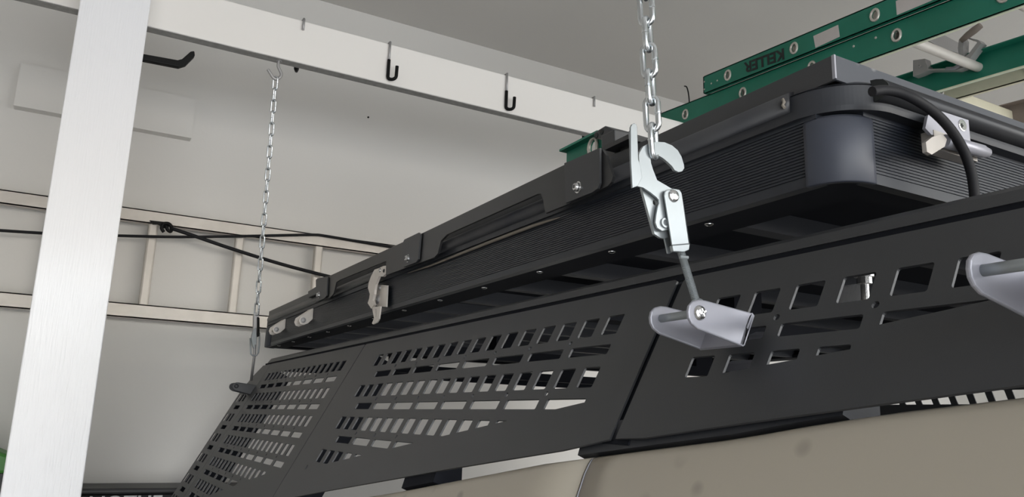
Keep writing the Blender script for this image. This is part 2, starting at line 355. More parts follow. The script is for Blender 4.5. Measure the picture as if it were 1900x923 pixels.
# ------------------------------------------------------------------ lever hook (near), on the vertical plane through the near chain
def lever_hook():
    t = thing('lever_hook', 'shiny zinc over-centre lever hook hanging open on the near chain', 'latch', bot)
    pl = lambda off: (lambda x, y: ony(x, y, CY+off)); n = (0, -1, 0)
    hook = [(1185.5, 289), (1186.5, 284), (1193.5, 272), (1205.5, 265.4), (1219, 263.4), (1233, 264.2), (1247, 270), (1257.5, 279), (1264.5, 291), (1268.8, 305), (1269.6, 312), (1266, 318), (1259, 319.2), (1252.3, 316.2), (1247, 308.4), (1240, 301.5), (1231.5, 294.6), (1224.6, 290), (1216.8, 288.5), (1210, 291), (1207.2, 296.3), (1208, 303), (1212.4, 317), (1219.4, 334.5), (1244, 349), (1262, 362), (1262, 420), (1245, 439), (1234, 443), (1225, 441.4), (1214.7, 434.5), (1211, 423), (1192, 354), (1188, 330)]
    plate_px('hook_plate', 'zinc', hook, [ring_hole(1215.5, 376.4, .0026), ring_hole(1232, 414.5, .0024)], pl(0), n, .0028, t)
    lev = [(1184, 296), (1187, 304), (1191.6, 313.6), (1204, 327.5), (1219, 335), (1244, 349), (1262, 360), (1262, 420), (1240.7, 426.7), (1228.5, 428.4), (1220, 423), (1216.4, 413), (1218, 399), (1221, 383), (1223, 378), (1222.5, 371), (1217.6, 365.6), (1207, 357), (1193, 348), (1183, 345.7), (1174, 348), (1174, 300)]
    plate_px('lever_plate', 'zinc', lev, [ring_hole(1232, 414.5, .0024)], pl(-.0045), n, .002, t)
    MB().lathe(ony(1232, 414.5, CY-.004), n, [(0, .0046), (.0022, .0042), (.0022, .0026), (.0004, .0025)], 16).build('eyelet', 'zinc', t)
    hnd = [(1174, 349), (1171, 300), (1170.5, 236), (1173, 230.5), (1177, 228.7), (1181, 231), (1182.5, 236), (1184.5, 296), (1189, 309), (1192, 330), (1183, 345.7)]
    b = MB().prism([ony(x, y, CY-.014) for x, y in hnd], (0, .0022, 0))
    b.prism([ony(x, y, CY-.0125) for x, y in [(1182.6, 236), (1184.5, 296), (1186, 302), (1183.2, 298), (1181.2, 236)]], (0, .011, 0))
    b.build('thumb_lever', 'zinc', t, bevel=.0008)
    fr = [(1233, 362.5), (1234, 356), (1237, 353), (1249, 350), (1261, 352), (1265, 358), (1266.5, 366), (1280.5, 452.7), (1247.6, 455.5)]
    b = MB(); b.prism([ony(x, y, CY-.0085) for x, y in fr], (0, .0018, 0))
    b.prism([ony(x, y, CY+.006) for x, y in [(1233, 362.5), (1237, 353), (1249, 350), (1261, 352), (1266.5, 366), (1280.5, 452.7), (1243, 471), (1239, 471), (1233, 443), (1231, 400)]], (0, .0018, 0))
    b.prism([ony(x, y, CY-.0085) for x, y in [(1264, 362), (1266.5, 366), (1280.5, 452.7), (1277, 453)]], (0, .016, 0))
    b.prism([ony(x, y, CY-.0085) for x, y in [(1247.6, 455.5), (1280.5, 452.7), (1279, 464), (1270, 468), (1250, 467)]], (0, .004, 0))
    b.build('clevis', 'zinc', t, bevel=.0009)
    h = ony(1249.5, 364, CY-.0085)
    MB().lathe(h, n, [(-.001, .0056), (.0004, .0056), (.0016, .005), (.0026, .0036), (.0031, .0012)], 20).build('rivet_head', 'steel', t)
    r0, r1 = ony(1260.5, 458, CY-.001), ony(1296, 574, .508)
    b = MB(); d = (r1-r0).normalized()
    b.tube([r0, r0+d*.004, r0+d*.0041, r1], [.0044, .0044, .0033, .0033], 12)
    b.lathe(r0+d*.010-Vector((.0046, .001, 0)), (1, -.25, 0), [(.0006, .0016), (0.0080, .0016)], 10)
    k = 0
    for i in range(34):
        c = r0 + d*(.018 + i*.0011); b.lathe(c, d, [(0, .0033), (.0004, .0036), (.0008, .0033)], 10)
    b.build('threaded_rod', 'zinc', t)
    MB().tube([r1 - d*.001 + Vector((.0062*math.cos(a), 0, .0062*math.sin(a))) for a in [2*math.pi*i/16 for i in range(16)]], .0026, 8, closed=True).build('rod_eye', 'zinc', t)
    return t
lever_hook()
# ------------------------------------------------------------------ fork brackets bolted through the rack panel
CH = [(1277.3, 578), (1279.5, 567), (1286, 559.5), (1297, 556.2), (1309.7, 557.6), (1396, 581), (1400, 586.5), (1382, 641), (1379, 643.5), (1337.9, 627.3), (1295.6, 611.1), (1284, 601), (1278.5, 590)]
def fork(dy, metal, label, name='fork_bracket', sink=0.0):
    y0 = .502; bp = ony(1298, 581, y0)
    t = thing(name, label, 'bracket', PP(y0+.025+dy, .083))
    o = Vector((0, dy, 0)) - NRM*sink
    pts = [ony(x, y, y0)+o for x, y in CH]
    for k, yy in enumerate((0, .049)):
        MB().prism([p + Vector((0, yy, 0)) for p in pts], (0, .0035, 0)).build('cheek', metal, t, bevel=.0012)
    e = [ony(x, y, y0)+o for x, y in [(1396, 581), (1400, 586.5), (1382, 641), (1379, 643.5), (1373, 640), (1390, 588)]]
    MB().prism(e, (0, .0525, 0)).build('base_plate', metal, t)
    c = bp+o
    b = MB().lathe(c+Vector((0, .0005, 0)), (0, -1, 0), [(0, .0064), (.0012, .0064), (.0028, .0054), (.0040, .0036), (.0045, .0012)], 22)
    for a in (.4, .4+math.pi/2):
        u = Vector((math.cos(a), 0, math.sin(a))); v = Vector((-math.sin(a), 0, math.cos(a))); q = c+Vector((0, -.0036, 0))
        b.prism([q+u*.0036+v*.0007, q-u*.0036+v*.0007, q-u*.0036-v*.0007, q+u*.0036-v*.0007], (0, -.0011, 0))
    b.build('bolt_head', 'steel' if metal == 'alu' else metal, t)
    MB().tube([c, c+Vector((0, .056, 0))], .0036, 14).build('bolt_shaft', 'zinc' if metal == 'alu' else metal, t)
    return t
fork(0, 'alu', 'grey aluminium fork bracket on the rack panel at the foot of the lever hook')
fork(-.2865, 'alu', 'grey aluminium fork bracket cut off by the right edge of the picture')
fork(2.07, 'black', 'small black fork bracket at the far end of the rack under the far chain', sink=.02)
# closed lever hook on the far chain
def far_latch():
    yy = 2.56; P = lambda x, y, k=0: ony(x, y, yy+k)
    t = thing('lever_hook', 'small closed lever hook on the far chain beside the tent corner', 'latch', fb)
    MB().prism([P(*q) for q in [(471, 584), (473, 580), (478, 580), (481, 585), (480, 625), (474, 626), (470, 618)]], (0, .016, 0)).build('lever_plate', 'hookgrey', t, bevel=.002)
    MB().prism([P(x, y, -.004) for x, y in [(470, 612), (476, 608), (477, 628), (475, 648), (472, 650), (469, 642), (466, 628)]], (0, .012, 0)).build('clevis', 'zinc', t, bevel=.0015)
    MB().tube([P(x, y, -.008) for x, y in [(481.5, 618), (481, 640), (479, 655), (476, 660), (469, 660.5), (465.5, 657), (465, 645), (464.5, 628)]], .0026, 8).build('wire_bail', 'zinc', t)
    MB().tube([P(473, 640), P(471.5, 664), ony(466, 706, 2.60)], .0045, 10).build('threaded_rod', 'hookgrey', t)
    MB().prism([P(x, y, -.012) for x, y in [(478, 588), (482, 590), (482, 624), (478, 626)]], (0, .028, 0)).build('thumb_lever', 'vinyl', t, bevel=.002)
far_latch()
# ------------------------------------------------------------------ rooftop tent (closed hard shell)
TX0, TX1, TY0, TY1 = .57, 1.97, .441, 2.705
ZB, ZS, ZL, ZF, ZT = .219, .284, .309, .317, .337
tent = thing('rooftop_tent', 'closed black hard-shell rooftop tent with ribbed sides on the bed rack', 'tent', (1.27, 1.57, ZB))
def ribs(z0, z1, n, depth):
    out = []; h = (z1-z0)/n
    for i in range(n):
        z = z0+i*h; out += [(0, z), (0, z+h*.55), (-depth, z+h*.68), (-depth, z+h*.9)]
    return out + [(0, z1)]
def skirt_prof(): return [(-.012, ZB), (0, ZB)] + ribs(ZB+.0075, ZS-.003, 18, .0011) + [(0, ZS+.003), (-.012, ZS+.003)]
pr = skirt_prof()
for nm, path in (('ribbed_side', [(TX0, TY1-.03), (TX0, TY0+.027)]), ('ribbed_end', [(TX0+.03, TY0), (TX1-.03, TY0)]),
                 ('ribbed_side', [(TX1, TY0+.03), (TX1, TY1-.03)]), ('ribbed_end', [(TX1-.03, TY1), (TX0+.03, TY1)])):
    sweep(path, pr, closed=False).build(nm, 'skin', tent)
for sx, sy in ((0, 0), (1, 0), (0, 1), (1, 1)):       # corner caps: rounded shell columns standing proud of the ribs
    r = .036; cx, cyy = (TX0+r if not sx else TX1-r), (TY0+r if not sy else TY1-r); p = []
    e = .0022
    a0 = {(0, 0): 180, (1, 0): 270, (1, 1): 0, (0, 1): 90}[(sx, sy)]
    arc = [(cx+(r+e)*math.cos(math.radians(a0+90*i/10)), cyy+(r+e)*math.sin(math.radians(a0+90*i/10))) for i in range(11)]
    ti = Vector((math.sin(math.radians(a0)), -math.cos(math.radians(a0)))); to = Vector((-math.sin(math.radians(a0+90)), math.cos(math.radians(a0+90))))
    if (sx, sy) == (0, 1): path = arc + [tuple(Vector(arc[-1])+to*.012)]; path = [tuple(Vector(arc[0])+ti*.0)] + arc[1:] + [tuple(Vector(arc[-1])+to*.07)]
    else: path = [tuple(Vector(arc[0])+ti*.004)] + arc + [tuple(Vector(arc[-1])+to*.004)]
    sweep(path, [(-.006, ZB-.001), (-.001, ZB-.001), (0, ZB), (0, ZS-.006), (-.003, ZS-.002), (-.006, ZS-.002)], closed=False).build('corner_cap', 'cap', tent, shade=True)
# base: bottom flange, recessed floor, slats, rivets
b = MB(); fw = .066
for a, c in (((TX0+.006, TY0+.04), (TX0+fw, TY1-.04)), ((TX1-fw, TY0+.04), (TX1-.006, TY1-.04)), ((TX0+.04, TY0+.006), (TX1-.04, TY0+.04)), ((TX0+.04, TY1-.04), (TX1-.04, TY1-.006))):
    b.box((a[0], a[1], ZB+.0005), (c[0], c[1], ZB+.008))
for cx_, cy_, a0 in ((TX0+.04, TY0+.04, 180), (TX1-.04, TY0+.04, 270), (TX1-.04, TY1-.04, 0), (TX0+.04, TY1-.04, 90)):
    b.prism([(cx_, cy_, ZB+.0005)] + [(cx_+.036*math.cos(math.radians(a0+9*i)), cy_+.036*math.sin(math.radians(a0+9*i)), ZB+.0005) for i in range(11)], (0, 0, .0075))
    b.box((cx_-.001 if cx_ < 1 else cx_-.027, cy_-.001 if cy_ < 1 else cy_-.001, ZB+.0006), (cx_+.027 if cx_ < 1 else cx_+.001, cy_+.001, ZB+.0079))
b.build('bottom_flange', 'under', tent)
MB().box((TX0+.01, TY0+.01, ZB+.026), (TX1-.01, TY1-.01, ZB+.04)).build('base_floor', 'under', tent)
k = 0
yv = .637
while yv < TY1-.1:
    MB().box((TX0+fw-.01, yv-.011, ZB+.002), (TX1-fw+.01, yv+.011, ZB+.026)).build('slat', 'slat', tent)
    MB().lathe((TX0+.026, yv, ZB+.001), (0, 0, -1), [(0, .0052), (.0012, .0048), (.0022, .003), (.0026, .001)], 14).build('rivet', 'steel', tent)
    yv += .178
# lid band, bead strips, top frame
def rr_path(x0, x1, y0, y1, r, n=26):
    return rrect(x0, x1, y0, y1, r, n)
lid = rr_path(TX0-.004, TX1+.004, TY0-.012, TY1+.004, .062)
sweep(lid, [(-.02, ZS+.001), (0, ZS+.001), (.0005, ZS+.006), (.0005, ZL-.0008), (-.0014, ZL-.0006), (-.0014, ZL+.0006), (.0002, ZL+.0008), (-.013, ZF+.0005), (-.03, ZF+.0005)]).build('lid_band', 'lid', tent)
bp = [(-.003, ZS+.0095), (.0022, ZS+.0098), (.0052, ZS+.0125), (.0068, ZS+.017), (.0062, ZS+.022), (.004, ZS+.027), (0, ZS+.0305), (-.006, ZS+.032)]
bpe = [(-.003, ZS+.0085), (.003, ZS+.009), (.0095, ZS+.012), (.0125, ZS+.0175), (.011, ZS+.022), (.007, ZS+.0265), (0, ZS+.029), (-.006, ZS+.030)]
for path in ([(TX0-.004, TY1-.075), (TX0-.004, TY0+.052)], [(TX0+.036, TY0-.012), (TX1-.06, TY0-.012)], [(TX1+.004, TY0+.05), (TX1+.004, TY1-.06)]):
    sweep(path, bp if path[0][1] != TY0-.012 else bpe, closed=False).build('bead_strip', 'bead', tent, shade=True)
sweep([(TX0+.0345, TY0-.012), (TX0+.0358, TY0-.012)], bpe, closed=False).build('strip_end', 'ink', tent)
MB().tube([onx(x, y, .5575) for x, y in [(1452, 184), (1455, 190), (1452, 196), (1456, 200)]], .0016, 6).build('glue_blob', 'tape', tent)
fx, fy = .575, .4485
MB().box((fx, fy+.0025, ZF-.004), (fx+.003, TY1-.02, ZT)).build('frame_side', 'black', tent)
MB().box((TX1-.008, fy+.0025, ZF-.004), (TX1-.005, TY1-.02, ZT)).build('frame_side', 'black', tent)
MB().box((fx+.0012, fy, ZF-.004), (TX1-.005, fy+.0025, ZT)).build('frame_end', 'dusty', tent)
MB().box((fx+.003, TY1-.0225, ZF-.004), (TX1-.008, TY1-.02, ZT)).build('frame_end', 'dusty', tent)
MB().box((fx-.0008, fy-.0006, ZF-.003), (fx+.0012, fy+.0025, ZT)).build('worn_edge', 'alu', tent, label='bare metal edge at the near top corner')
MB().box((fx+.003, fy+.0025, ZT-.006), (TX1-.008, TY1-.0225, ZT-.002)).build('lid_top', 'lid', tent)
# tan draught strip peeping out under the lid
st = [onx(x, y, .5655) for x, y in [(757, 507), (800, 493), (850, 473), (900, 453), (950, 434), (990, 419), (1015, 411), (1038, 404)]]
MB().tube(st, [.0008, .002, .0024, .0026, .0026, .0024, .0018, .0006], 8).build('sealing_strip', 'tan', tent)
# mounting rail with cut-outs, tabs and bolts
RX = .5475
rail = [(1117, 277), (1124, 288), (1137, 327), (1134, 338), (1128, 345), (1104, 358), (1012, 396), (1009, 380), (1008, 371), (1004, 360), (998, 360), (830, 435), (818, 447), (812, 471), (806, 478), (770, 491), (716, 511), (716.5, 484.5), (632, 519), (624, 524), (619, 545), (612, 553), (588, 562), (588, 521), (610, 513), (786, 432), (1060, 300)]
plate_px('mounting_rail', 'blackrail', rail, [], lambda x, y: onx(x, y, RX), (-1, 0, 0), .004, tent)
tabs = ([(1112.5, 274.5), (1112.5, 340), (1109, 350), (1099, 357), (1049, 377), (1047, 303), (1060, 298)], [(777, 432), (780, 436), (776, 481), (772, 487), (748, 496), (747, 452), (750, 445)], [(606, 513.5), (607.5, 516), (606, 549), (602, 554), (586, 561), (586, 520), (589, 517)])
for q, (bx, by, br) in zip(tabs, ((1073, 348, .0062), (757.5, 480, .0062), (592, 548, .0062))):
    tb = plate_px('rail_tab', 'black', q, [], lambda x, y: onx(x, y, RX-.0045), (-1, 0, 0), .003, tent)
    bolt('bolt', onx(bx, by, RX-.0045), (-1, 0, 0), br, .007, 'steel', tb)
MB().prism([onx(x, y, .556) for x, y in [(571, 541), (586, 532), (587, 546), (572, 553)]], (.02, 0, 0)).build('end_block', 'black', tent, bevel=.002)
# crossbar feet and bar on the lid
b = MB().box((fx+.004, .735, ZT-.002), (TX1-.01, .80, ZT+.003)); b.box((fx-.01, .74, ZT+.006), (TX1, .79, ZT+.012)); b.box((fx+.004, .755, ZT+.003), (TX1-.01, .775, ZT+.006))
b.build('crossbar', 'blackrail', tent)
fp = lambda x, y: onx(x, y, .64)
b = MB().prism([fp(x, y) for x, y in [(1101, 252), (1103, 245), (1122, 233.5), (1140, 241), (1146, 244), (1150, 292), (1142, 293), (1126, 288), (1124, 262), (1110, 258), (1103, 257)]], (.05, 0, 0))
b.build('crossbar_foot', 'black', tent, bevel=.002)
b = MB().prism([ony(x, y, .79) for x, y in [(1140, 239), (1175, 247), (1207, 256), (1207, 263), (1185, 262), (1166, 272), (1155, 296), (1142, 292)]], (0, .03, 0))
b.build('foot_brace', 'black', tent, bevel=.002)
for q in ((1107, 252), (1117, 245), (1133, 250)):
    MB().lathe(fp(*q), (-1, 0, 0), [(-.002, .004), (.0012, .004), (.0012, .0022)], 10).build('screw_hole', 'ink', tent)
MB().prism([ony(x, y, .775) for x, y in [(1166, 272), (1172, 264), (1203, 259), (1203, 282), (1172, 290), (1166, 285)]], (0, .05, 0)).build('clamp_block', 'brown', tent, label='brown block clamped under the crossbar foot')
MB().lathe(ony(1168, 290, .77), (0, 0, 1), [(0, .010), (.003, .010), (.005, .006)], 14).build('washer', 'steel', tent)
# draw latch on the long side
dl = plate_px('draw_latch', 'pale', [(697, 531), (700, 528.5), (718.5, 530), (716.5, 570), (700, 568.5), (692, 561), (694, 551), (697, 545)], [], lambda x, y: onx(x, y, .561), (-1, 0, 0), .003, tent, label='silver draw latch with a bowed hook and long lever')
hk = [(703, 498), (711, 494), (716, 493.5), (718, 497), (717, 506.8), (710, 513.7), (703, 513), (700, 520), (697, 528), (695, 538), (694, 546), (692.5, 551), (691, 557), (694, 566), (688.6, 573), (682, 563), (685, 554), (686, 546), (682.5, 534.5), (684, 525), (688, 514), (694.6, 500.7)]
plate_px('latch_hook', 'pale', hk, [], lambda x, y: onx(x, y, .548), (-1, 0, 0), .005, dl)
plate_px('latch_mount', 'pale', [(704, 498), (712, 494), (717, 494.5), (718, 506), (710, 513), (704, 512)], [], lambda x, y: onx(x, y, .552), (-1, 0, 0), .006, dl)
plate_px('latch_lever', 'pale', [(690, 570), (706, 569), (703, 592), (699, 599), (692, 602.5), (690, 600.5), (693.8, 591)], [lambda f2: [f2(q) for q in [(695, 574), (698, 574), (698.5, 588), (696, 589)]]], lambda x, y: onx(x, y, .549), (-1, 0, 0), .003, dl)
for x, y, r, m in ((706, 502, .004, 'steel'), (713.5, 503, .004, 'ink'), (705, 534.5, .004, 'hookgrey'), (701, 556, .008, 'hookgrey')):
    bolt('screw', onx(x, y, .549 if y < 510 else .5605), (-1, 0, 0), r, .003, m, dl)
# two small fork brackets on the far end of the long side
def small_fork(yc, dx, dy):
    q = [(583.5, 572.5), (584, 580), (583.3, 592.5), (574, 601), (566, 604), (560, 602), (557.5, 595), (560, 588), (566, 584)]
    P = [ony(x, y, 2.12) for x, y in q]; sh = ony(565.5+dx, 594.9+dy, yc)-ony(565.5, 594.9, 2.12)
    P = [p+sh for p in P]; dxs = TX0 - max(p.x for p in P)
    P = [Vector((p.x+dxs, p.y, p.z)) for p in P]
    e = None
    b = MB(); b.prism(P, (0, .004, 0)); b.prism([p+Vector((0, .048, 0)) for p in P], (0, .004, 0)); z0, z1 = min(P[1].z, P[2].z), P[0].z
    b.box((TX0-.004, P[0].y, z0), (TX0-.0003, P[0].y+.052, z1))
    o = b.build('fork_lug', 'pale', tent, bevel=.001)
    c = ony(565.5, 594.9, 2.12)+sh+Vector((dxs, 0, 0))
    MB().tube([c, c+Vector((0, .05, 0))], .004, 10).build('pin', 'pale', o)
    bolt('pin_head', c, (0, -1, 0), .006, .003, 'hookgrey', o)
small_fork(2.12, 0, 0); small_fork(2.42, -48.2, 17.4)
# stainless latch on the short side, pinned plate with a barrel
ey = TY0-.026
el = plate_px('end_latch', 'worn', [(1722, 214), (1742, 205), (1797, 223), (1801, 266), (1758, 252), (1728, 250), (1717, 238)], [], lambda x, y: ony(x, y, ey), (0, -1, 0), .003, tent, label='stainless latch on the short side beside the cable')
el.data.materials[0] = M['alu']
plate_px('latch_tab', 'worn', [(1718, 264), (1729, 255), (1749, 248), (1757, 259), (1753, 272), (1729, 287), (1720, 282)], [], lambda x, y: ony(x, y, ey-.012), (0, -1, 0), .004, el)
p0, p1 = ony(1752, 262, ey-.007), ony(1832, 284, ey-.007); dd = p1-p0
MB().tube([p0, p0+dd*.86, p0+dd*.88, p1], [.0062, .0062, .0055, .0045], 16).build('latch_barrel', 'alu', el)
MB().box((p0.x-.004, ey-.0005, p0.z-.006), (p0.x+.06, ey+.012, p0.z+.012)).build('latch_body', 'worn', el)
b = MB().lathe(ony(1785, 233, ey), (0, -1, 0), [(0, .006), (.0008, .0058), (.001, .005)], 16); b.build('screw', 'steel', el)
s = ony(1785, 233, ey-.0011)
MB().box((s.x-.002, s.y-.0004, s.z-.0005), (s.x+.002, s.y, s.z+.0005)).box((s.x-.0005, s.y-.0004, s.z-.002), (s.x+.0005, s.y, s.z+.002)).build('screw_slot', 'ink', el)
# mud splashes on the dusty end are in its material; black cable
cyl = TY0-.042
cp = [ony(1618, 170, TY0-.030), ony(1640, 167.5, TY0-.032), ony(1668, 172, TY0-.036), ony(1700, 186, cyl), ony(1735, 210, cyl), ony(1765, 242, cyl), ony(1788, 280, cyl), ony(1802, 320, cyl), ony(1808, 360, cyl), ony(1809, 395, cyl+.004), ony(1806, 430, cyl+.01)]
tag(MB().tube(smooth_path(cp, 6), [.0026]*3+[.0042]*400 if False else .0044, 12).build('power_cable', 'rope'), 'thick black cable arching from the short side of the tent down behind the rack', 'cable')
# ------------------------------------------------------------------ bed rack with slotted panels
rack = thing('bed_rack', 'black steel bed rack with slotted leaning side panels under the tent', 'rack', (1.27, 1.4, -.1))
def wb(y):                                            # lower edge of the panel, w(y)
    T = [(.10, .118), (.27, .145), (.36, .157), (.497, .176), (.65, .199), (.71, .208), (.93, .243), (1.40, .322), (2.1, .445), (2.8, .575)]
    for (a, b_), (c, d) in zip(T, T[1:]):
        if y <= c: return b_ + (d-b_)*(y-a)/(c-a)
    return T[-1][1]
def clip_poly(poly, a, b_):                           # keep w < a + b*y
    out = []; n = len(poly); f = lambda p: a + b_*p[0] - p[1]
    for i in range(n):
        p, q = poly[i], poly[(i+1) % n]; fp_, fq = f(p), f(q)
        if fp_ >= 0: out.append(p)
        if fp_*fq < 0: k = fp_/(fp_-fq); out.append((p[0]+(q[0]-p[0])*k, p[1]+(q[1]-p[1])*k))
    return out
def area(p): return abs(sum(p[i][0]*p[(i+1) % len(p)][1]-p[(i+1) % len(p)][0]*p[i][1] for i in range(len(p))))/2
PITCH, SW, PER = .0487, .0305, .0697
def slots(y_first, n, rows, clip, keep=None, w0=0.0):
    """rows of narrow slots alternating with rows of double-width slots and drain holes, clipped by the slanted lower margin"""
    hs = []
    for r in range(rows):
        wa = .0387 + PER*r + w0; wl = .0790 + PER*r + w0; wh = .0715 + PER*r + w0
        for i in range(n):
            y0 = y_first + i*PITCH; p = clip_poly(rrect(y0, y0+SW, wa, wa+.0265, .002, 2), *clip)
            if len(p) > 2 and area(p) > 5e-5 and (not keep or keep(y0, wa)): hs.append(p)
        for i in range(n//2):
            y0 = y_first + 2*i*PITCH; p = clip_poly(rrect(y0, y0+SW+PITCH, wl, wl+.0135, .002, 2), *clip)
            if len(p) > 2 and area(p) > 6e-5 and (not keep or keep(y0, wl)): hs.append(p)
            if i:
                yc = y_first + 2*i*PITCH - (PITCH-SW)/2
                if wh+.006 < clip[0]+clip[1]*yc and (not keep or keep(yc, wh)): hs.append(circ((yc, wh), .0034, 10))
    return hs
TH = .0024
def mirror(p): return Vector((2*1.27-p.x, p.y, p.z))
def side_panel(y0, y1, holes, mir=False, top=.0028, extra=None):
    n = 14; r = .006
    out = [(y0+r*.3, top+r*.3), (y0+r, top)] + [(y1-r, top), (y1-r*.3, top+r*.3), (y1, top+r)]
    ys = [y1 - (y1-y0)*i/n for i in range(n+1)]
    out += [(y, wb(y)-(r*.7 if i in (0, n) else 0)) for i, y in enumerate(ys)]
    out = extra(out) if extra else out
    f = (lambda u, v, d: mirror(PP(u, v, d))) if mir else (lambda u, v, d: PP(u, v, d))
    return plate('side_panel', 'black', out, holes, f, TH, rack)
mid = slots(.7285, 18, 5, (.0320, .1680)); mid = slots(.7285, 17, 5, (.0345, .1635)) + [circ((1.5705, .288), .005, 10)]
side_panel(.656, 1.672, mid)
farh = slots(1.741, 16, 6, (-.082, .2205))
side_panel(1.6745, 2.555, farh)
nearh = slots(.3058-PITCH*4, 10, 3, (.055, .105) if False else (.0385, .1345), keep=lambda y, w_: not (w_ > .1 and y < .30) )
nearh = []
for i in range(-3, 6):
    y0 = .3052 + i*PITCH; nearh.append(rrect(y0, y0+.0305, .0385, .0650, .002, 2))
for y0, y1 in ((.5005, .5830), (.4025, .4840), (.3049, .3857), (.2071, .2880)): nearh.append(clip_poly(rrect(y0, y1, .0788, .0922, .002, 2), .0385, .1345))
for i in range(1, 6):
    y0 = .3052 + i*PITCH + .0025; p = clip_poly(rrect(y0, y0+.0305, .106, .1285, .002, 2), .0625, .1185)
    if area(p) > 5e-5: nearh.append(p)
for yc in (.4925, .3945, .2965): nearh.append(circ((yc, .0712), .0034, 12))
side_panel(.06, .647, nearh)
# end strip past the far section
endh = slots(2.612, 3, 7, (-.085, .2205), keep=lambda y, w_: w_ > .075)
plate('end_panel', 'black', [(2.557, .003), (2.665, .003), (2.722, .04), (2.762, .10), (2.757, .25), (2.748, wb(2.748)), (2.557, wb(2.557))], endh, lambda u, v, d: PP(u, v, d), TH, rack)
# inner return flanges behind the panel joints
def rib(y0, y1, wa, wbb, d0, d1):
    c = [PP(y, w_, d) for d in (d0, d1) for y, w_ in ((y0, wa), (y1, wa), (y1, wbb), (y0, wbb))]
    return MB().add(c, [(0, 1, 2, 3), (7, 6, 5, 4), (0, 4, 5, 1), (1, 5, 6, 2), (2, 6, 7, 3), (3, 7, 4, 0)]).build('return_flange', 'under', rack)
rib(.660, .664, .01, wb(.66)-.02, -.004, -.035); rib(1.662, 1.667, .01, wb(1.66)-.02, -.004, -.085)
rib(.640, .644, .01, wb(.64)-.02, -.004, -.04); rib(2.548, 2.553, .01, wb(2.55)-.02, -.004, -.075); rib(2.735, 2.739, .10, wb(2.73)-.02, -.004, -.05)
rib(.630, .672, .006, wb(.65)-.001, -.0045, -.0075)     # backing strip that makes the wide joint black
# top rail: folded band above the panels
def top_rail(mir):
    prof = [(.5695, .1632), (.5745, .1735), (.578, .1772), (.583, .1785), (.625, .1785), (.625, .1755), (.585, .1755), (.5775, .172), (.5735, .1632)]
    pts0 = [Vector((x, -.25, z)) for x, z in prof]; b = MB(); ys = [-.25, 2.60, 2.64, 2.662]; k = [0, 0, .25, .9]
    n = len(prof); vs = []
    for y, kk in zip(ys, k):
        for x, z in prof:
            p = Vector((x+.02*kk, y, z - (z-.1632)*kk*.9)); vs.append(mirror(p) if mir else p)
    fs = [(i*n+j, (i+1)*n+j, (i+1)*n+(j+1) % n, i*n+(j+1) % n) for i in range(3) for j in range(n)] + [tuple(range(n)), tuple(3*n+j for j in range(n))]
    b.add(vs, fs).build('top_rail', 'black', rack)
top_rail(False); top_rail(True)
b = MB().prism([Vector((.572, -.25, .1636)), Vector((.577, -.25, .1636)), Vector((.577, -.25, .157)), Vector((.572, -.25, .157))], (0, 2.9, 0)); b.build('backing_bar', 'under', rack)
for y in (.95, 1.75, 2.45):
    MB().box((.60, y-.02, .150), (1.94, y+.02, .1750)).build('cross_member', 'under', rack)
    for xx in (.95, 1.59): MB().box((xx-.03, y-.02, .1750), (xx+.03, y+.02, ZB+.0022)).build('riser', 'under', rack)
MB().box((.60, 2.585, .140), (1.94, 2.615, .1765)).build('front_beam', 'under', rack)
# far-side panel with the same slots
sp = [rrect(1.625+.046*k, 1.655+.046*k, .112, .130, .002, 2) for k in range(5)] + [rrect(1.08+.049*k, 1.111+.049*k, .048, .086, .002, 2) for k in range(9)]
plate('side_panel', 'black', [(-.2, .003), (1.9, .003), (1.9, .38), (-.2, .16)], sp, lambda u, v, d: mirror(PP(u, v, d)), TH, rack)
MB().box((.50, -.27, -.30), (2.04, -.262, .156)).build('rear_light_block', 'black', rack)  # added out of view to keep daylight out of the rack
MB().box((1.955, 1.905, .12), (1.985, 2.6, .163)).build('side_bar', 'under', rack)
# mounting bolt and bright angle seen through the near slots
bc = onpanel(1605, 540, -.045)
b = MB().lathe(bc+Vector((0, 0, .018)), (0, 0, -1), [(0, .0085), (.006, .0085), (.006, .0065), (.012, .0065), (.012, .0035), (.026, .0035)], 12); b.build('mounting_bolt', 'steel', rack)
q = [onpanel(x, y, -.075) for x, y in [(1556, 535), (1600, 528), (1606, 570), (1554, 572)]]
MB().prism(q, (.003, 0, .002)).build('angle_bracket', 'post', rack, label='bright aluminium angle behind the slots')
q = [onpanel(x, y, -.05) for x, y in [(1390, 622), (1420, 622), (1416, 632), (1388, 634)]]
MB().prism(q, (.01, 0, .004)).build('nut_plate', 'alu', rack)
q = [onpanel(x, y, -.05) for x, y in [(1345, 676), (1402, 674), (1404, 690), (1344, 690)]]
MB().prism(q, (.01, 0, .004)).build('nut_plate', 'alu', rack)
